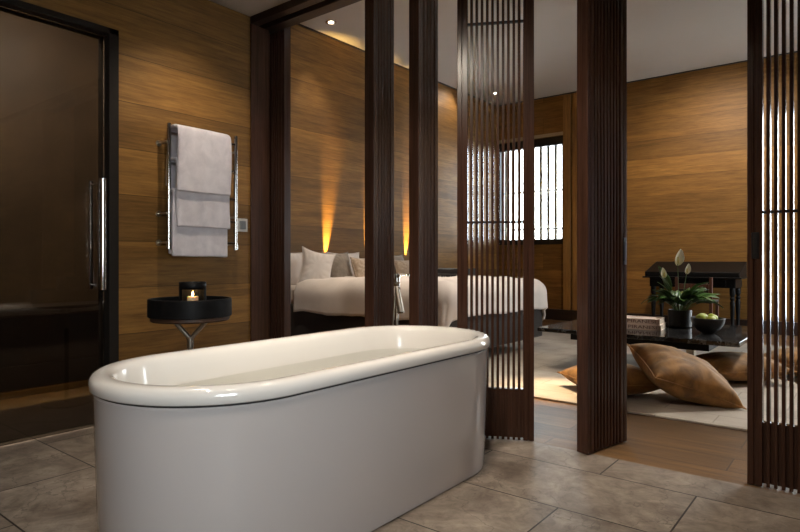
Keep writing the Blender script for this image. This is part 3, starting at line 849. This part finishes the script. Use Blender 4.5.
def flower(off, h, size, lean):
    base = Vector((off[0] * .2, off[1] * .2, 0.13)); top = Vector((off[0], off[1], h))
    P = [base.lerp(top, k / 10) + Vector((0, 0, 0.02)) * math.sin(PI * k / 10) for k in range(11)]
    b = B(); tube(b, P, 0.0028, 8); fs = obj('flower_stalk', b, M_petiole, pl)
    b = B(); rows = []; n = 14
    s = Rv; f = -Fv
    for k in range(n + 1):
        t = k / n
        w = size * 0.27 * (math.sin(PI * t ** .75) ** .75 if 0 < t < 1 else 0.01)
        c = top + Vector((0, 0, 1)) * (size * t - size * .12) - f * (0.05 * size * math.sin(PI * t)) + s * lean * t * size
        rows.append([b.verts.new(c + s * w * q + f * (abs(q) ** 2 * w * .55)) for q in (-1, -.66, -.33, 0, .33, .66, 1)])
    for a_, c_ in zip(rows, rows[1:]):
        for q in range(6): b.faces.new((a_[q], a_[q + 1], c_[q + 1], c_[q]))
    obj('spathe', b, M_spathe, fs, solid=0.0015, smooth=80)
    b = B(); q = top + f * .008; tube(b, [q, q + Vector((0, 0, size * .12)), q + Vector((0, 0, size * .42))], [.003, .0065, .005], 10)
    obj('spadix', b, M_spadix, fs)
def off(rr, ff): v = Rv * rr + Fv * ff; return (v.x, v.y)
flower(off(-0.02, 0), 0.555, 0.15, 0.18)
flower(off(0.055, -0.01), 0.475, 0.095, 0.2)
flower(off(-0.15, -0.02), 0.44, 0.095, -0.1)

# bowl with apples
QX, QY = -1.01, 5.27
bw = empty('fruit_bowl', 'black round bowl holding green apples on the marble table', 'bowl', (QX, QY, TZ + 0.0005))
b = B(); lathe(b, [(0, 0), (0.045, 0), (0.05, 0.004), (0.085, 0.030), (0.112, 0.066), (0.123, 0.098), (0.126, 0.122), (0.123, 0.125), (0.119, 0.122), (0.113, 0.10), (0.10, 0.070), (0.07, 0.035), (0.03, 0.018), (0, 0.016)], 56)
obj('bowl_shell', b, M_bowl, bw)
b = B(); lathe(b, [(0.112, 0.068), (0.1145, 0.071), (0.117, 0.079), (0.1145, 0.080)], 56)
apple0 = None
alab = ['green apple at the left of the black bowl', 'green apple at the right of the black bowl', 'green apple at the front middle of the black bowl', 'green apple at the back of the black bowl, behind the others']
apos = [(-0.050, 0.015, 0.122), (0.050, 0.022, 0.120), (-0.004, -0.056, 0.108), (0.0, 0.085, 0.118)]
for k, (a, f, zz) in enumerate(apos):
    p = Vector((QX, QY, TZ)) + Rv * a + Fv * f + Vector((0, 0, zz))
    if k == 0:
        b = B(); prof = []
        for q in range(17):
            th_ = PI * q / 16; rr = 0.040 * math.sin(th_) ** 0.92 * (1 + 0.06 * math.cos(th_)); zc = 0.036 * math.cos(th_) - 0.013 * math.exp(-(rr / 0.012) ** 2) * (1 if math.cos(th_) > 0 else -.6)
            prof.append((rr if 0 < q < 16 else 0, zc))
        lathe(b, prof[::-1], 28); o = obj('apple', b, M_apple, smooth=80)
        b = B(); tube(b, [(0, 0, 0.022), (0.002, 0.001, 0.034), (0.005, 0.002, 0.044)], [0.0015, 0.0014, 0.002], 8); s = obj('stalk', b, M_stalk, o)
        apple0, stalk0 = o, s
    else:
        o = apple0.copy(); COL.objects.link(o); s = stalk0.copy(); COL.objects.link(s); s.parent = o
    o.location = p; o.rotation_euler = (rnd.uniform(-.5, .5), rnd.uniform(-.5, .5), rnd.uniform(0, 6))
    tag(o, alab[k], 'apple', 'green apples in the bowl')

# ------------------------------------------------------------------ writing desk + chair
dk = empty('writing_desk', 'old black writing desk with sloping top and turned legs against the wooden wall', 'desk', (-1.775, 8.47, 0))
hw = 0.555
b = B()   # sloping top (wedge box)
vs = [b.verts.new(p) for p in ((-hw, -.27, .735), (hw, -.27, .735), (hw, .27, .735), (-hw, .27, .735), (-hw, -.27, .795), (hw, -.27, .795), (hw, .27, .93), (-hw, .27, .93))]
for q in ((0, 3, 2, 1), (4, 5, 6, 7), (0, 1, 5, 4), (1, 2, 6, 5), (2, 3, 7, 6), (3, 0, 4, 7)): b.faces.new([vs[i] for i in q])
obj('sloping_lid', b, M_black, dk, bevel=0.006)
b = bx(-hw - .025, hw + .025, -0.30, 0.30, 0.715, 0.735); obj('ledge_board', b, M_black, dk, bevel=0.005)
ap = obj('apron', bx(-hw + .05, hw - .05, -0.235, 0.235, 0.60, 0.714), M_black, dk, bevel=0.003)
dr = obj('drawer', bx(-.02, .40, -0.243, -0.20, 0.615, 0.70), M_black, dk, bevel=0.004)
obj('knob', lathe(B(), [(0, 0), (.006, 0), (.006, .01), (.012, .016), (.012, .022), (0, .026)], 16, M=Matrix.Translation((.19, -.243, .657)) @ Matrix.Rotation(PI / 2, 4, 'X')), M_nickel, dr)
lp = [(0, 0), (.016, 0), (.022, .02), (.026, .05), (.018, .075), (.024, .09), (.018, .105), (.021, .20), (.028, .36), (.030, .42), (.020, .445), (.030, .46), (.030, .475), (.020, .49), (.030, .51), (.033, .53), (.033, .60), (0, .60)]
for x in (-hw + .09, hw - .09):
    for y in (-0.20, 0.20):
        b = B(); lathe(b, lp, 24, c=(x, y)); obj('leg', b, M_black, dk, smooth=50)
cr = empty('wooden_chair', 'red-brown wooden chair with dark seat tucked under the black desk', 'chair', (-1.66, 8.03, 0.0))
for x in (-0.19, 0.19):
    b = B(); box(b, x - .018, x + .018, -.20, -.165, 0, 0.74); obj('leg', b, M_chairwood, cr, bevel=0.004)
    b = B(); box(b, x - .018, x + .018, .165, .20, 0, 0.43); obj('leg', b, M_chairwood, cr, bevel=0.004)
obj('seat', bx(-.21, .21, -.205, .205, 0.43, 0.46), M_darkfab, cr, bevel=0.01)
obj('top_rail', bx(-.17, .17, -.198, -.175, 0.60, 0.66), M_chairwood, cr, bevel=0.004)
obj('back_pad', bx(-.165, .165, -.196, -.178, 0.47, 0.598), M_darkfab, cr, bevel=0.004)
obj('stretcher', bx(-.17, .17, -.19, -.175, 0.18, 0.20), M_chairwood, cr, bevel=0.002)

# ------------------------------------------------------------------ ceiling spots and lights
def downlight(loc, label):
    e = empty('ceiling_downlight', label, 'ceiling light', loc, group='recessed bedroom downlights')
    obj('trim_ring', lathe(B(), [(0.062, 0), (0.062, -0.006), (0.045, -0.008), (0.043, -0.002), (0.043, 0)], 36), M_chrome, e)
    obj('lens', lathe(B(), [(0, -0.004), (0.026, -0.004), (0.026, -0.001), (0, -0.001)], 24), M_lamp, e)
downlight((-4.63, 4.62, ZC), 'small recessed round downlight in the ceiling above the bed head')
downlight((-4.58, 8.19, ZC), 'small recessed round downlight near the far window corner')

def spot(loc, target, power, col, size=60, blend=0.5, radius=0.03):
    l = bpy.data.lights.new('spot', 'SPOT'); l.energy = power; l.color = col; l.spot_size = math.radians(size); l.spot_blend = blend; l.shadow_soft_size = radius
    o = bpy.data.objects.new('spot_lamp', l); COL.objects.link(o); o.location = loc
    o.rotation_euler = (Vector(target) - Vector(loc)).to_track_quat('-Z', 'Y').to_euler()
    return o
def area(loc, target, power, col, sx, sy, portal=False):
    l = bpy.data.lights.new('area', 'AREA'); l.shape = 'RECTANGLE'; l.size = sx; l.size_y = sy; l.energy = power; l.color = col
    if portal: l.cycles.is_portal = True
    o = bpy.data.objects.new('daylight_portal' if portal else 'area_lamp', l); COL.objects.link(o); o.location = loc
    o.rotation_euler = (Vector(target) - Vector(loc)).to_track_quat('-Z', 'Y').to_euler()
    return o
WARM = (1.0, 0.72, 0.42); GOLD = (1.0, 0.60, 0.18); NEU = (1.0, 0.86, 0.70)
for y in (4.84, 5.56, 6.36):
    u = empty('wall_uplight', {4.84: 'small uplight behind the pillows casting the left golden beam', 5.56: 'small uplight behind the pillows, golden beam half hidden by the edge-on panel', 6.36: 'small uplight casting the golden beam seen in the narrow gap'}[y], 'wall light', (XH, y, 0.825))
    obj('wall_arm', bx(0, 0.04, -.006, .006, -.02, -.01), M_rod, u)
    obj('housing', lathe(B(), [(0, -.03), (0.016, -.03), (0.016, 0.028), (0.013, 0.03), (0.013, 0.02), (0, 0.02)], 20, c=(0.05, 0)), M_rod, u)
    spot((XH + 0.05, y - 0.01, 0.86), (XH - 0.012, y + 0.04, 1.40), 340, (1.0, 0.64, 0.18), 23, 1.0, 0.005)
spot((-4.63, 4.62, ZC - .02), (-4.3, 4.62, 0), 40, NEU, 80, 0.8)
spot((-4.58, 7.6, ZC - .02), (-4.98, 7.3, 3.0), 14, NEU, 90, 0.9)
spot((-2.2, 4.4, ZC - .02), (-2.9, 5.0, 0.6), 50, NEU, 60, 0.9)
spot((-3.5, 3.1, ZC - .02), (-3.7, 4.2, 0.5), 60, NEU, 50, 0.9)  # unseen spot added to brighten the near side of the duvet
spot((-3.3, 5.0, ZC - .02), (-3.3, 4.8, 0), 75, NEU, 60, 0.8)
spot((-1.76, 4.25, ZC - .02), (-1.80, 4.03, 0), 600, WARM, 17, 0.9)
spot((-1.5, 6.9, ZC - .02), (-1.6, 8.9, 1.6), 130, NEU, 90, 0.9)  # unseen spot added to wash the far wall
# bathroom ceiling spots, including unseen ones added as fill
spot((-0.9, 0.9, ZB - .02), (-1.35, 2.8, 1.1), 45, NEU, 62, 0.9)  # added to brighten the fronts of the slatted panels
spot((0.4, 6.4, ZC - .02), (-1.0, 4.9, 0.4), 380, (1, .93, .84), 58, 0.9, 0.12)  # living room fill, added in place of daylight on cushions and table
spot((-1.75, 1.75, ZB - .02), (-1.75, 1.75, 0), 36, NEU, 36, 0.9, 0.02)  # added straight above the tub to brighten the basin
spot((-1.0, 0.35, ZB - .02), (-2.0, 1.6, 0.5), 38, NEU, 44, 0.9, 0.02)  # added for the basin and the highlights on its near end
spot((-1.9, 0.9, ZB - .02), (-1.8, 1.3, 0), 20, NEU, 90, 0.8)
spot((-2.6, 1.9, ZB - .02), (-3.3, 2.1, 1.2), 25, NEU, 85, 0.9)
spot((-1.3, 2.0, ZB - .02), (-1.3, 2.3, 0), 34, NEU, 80, 0.8)
spot((-0.6, 0.8, ZB - .02), (-0.8, 1.6, 0), 28, NEU, 90, 0.8)
area((-3.72, 0.5, ZB - .02), (-4.4, 0.5, 1.2), 46, NEU, 2.8, 0.1)  # unseen soft lamp added to light the shower's back wall
area((-4.47, 0.3, 0.25), (-4.47, 0.3, 0), 9, GOLD, 0.04, 3.6).rotation_euler = (0, 0, 0)
l = bpy.data.lights.new('candle', 'POINT'); l.energy = 0.1; l.color = (1, .55, .2); l.shadow_soft_size = 0.006
o = bpy.data.objects.new('candle_light', l); COL.objects.link(o); o.location = (SX + 0.005, SY + 0.01, 0.80)

# daylight portals
area(((W1[0] + W1[1]) / 2, YF + 0.21, (W1[2] + W1[3]) / 2), ((W1[0] + W1[1]) / 2, 0, (W1[2] + W1[3]) / 2), 1, (1, 1, 1), W1[1] - W1[0], W1[3] - W1[2], True)
area(((W2[0] + W2[1]) / 2, YF + 0.21, (W2[2] + W2[3]) / 2), ((W2[0] + W2[1]) / 2, 0, (W2[2] + W2[3]) / 2), 1, (1, 1, 1), W2[1] - W2[0], W2[3] - W2[2], True)
area((1.72, 8.0, 1.6), (-5, 8.0, 1.6), 1, (1, 1, 1), 1.4, 2.6, True)
area((1.72, -0.65, 1.5), (-5, -0.65, 1.5), 1, (1, 1, 1), 1.4, 1.4, True)

w = bpy.data.worlds.new('sky'); bpy.context.scene.world = w; w.use_nodes = True
bg = w.node_tree.nodes['Background']; bg.inputs[0].default_value = (0.92, 0.955, 1.0, 1); bg.inputs[1].default_value = 9.0

# ------------------------------------------------------------------ camera
cam = bpy.data.cameras.new('camera'); cam.sensor_width = 36; cam.lens = 590 / 800 * 36; cam.shift_y = -6 / 800; cam.clip_start = 0.05
co = bpy.data.objects.new('camera', cam); COL.objects.link(co)
co.location = (0, 0, 0.95); co.rotation_euler = (PI / 2, 0, math.radians(38.4))
sc = bpy.context.scene; sc.camera = co
sc.view_settings.view_transform = 'Standard'; sc.view_settings.look = 'None'
sc.view_settings.exposure = 0.95; sc.view_settings.gamma = 1.0; sc.view_settings.use_curve_mapping = False
sc.cycles.max_bounces = 8; sc.cycles.diffuse_bounces = 5; sc.cycles.transparent_max_bounces = 16
sc.cycles.sample_clamp_indirect = 6; sc.cycles.caustics_reflective = False; sc.cycles.caustics_refractive = False
sc.cycles.use_denoising = True
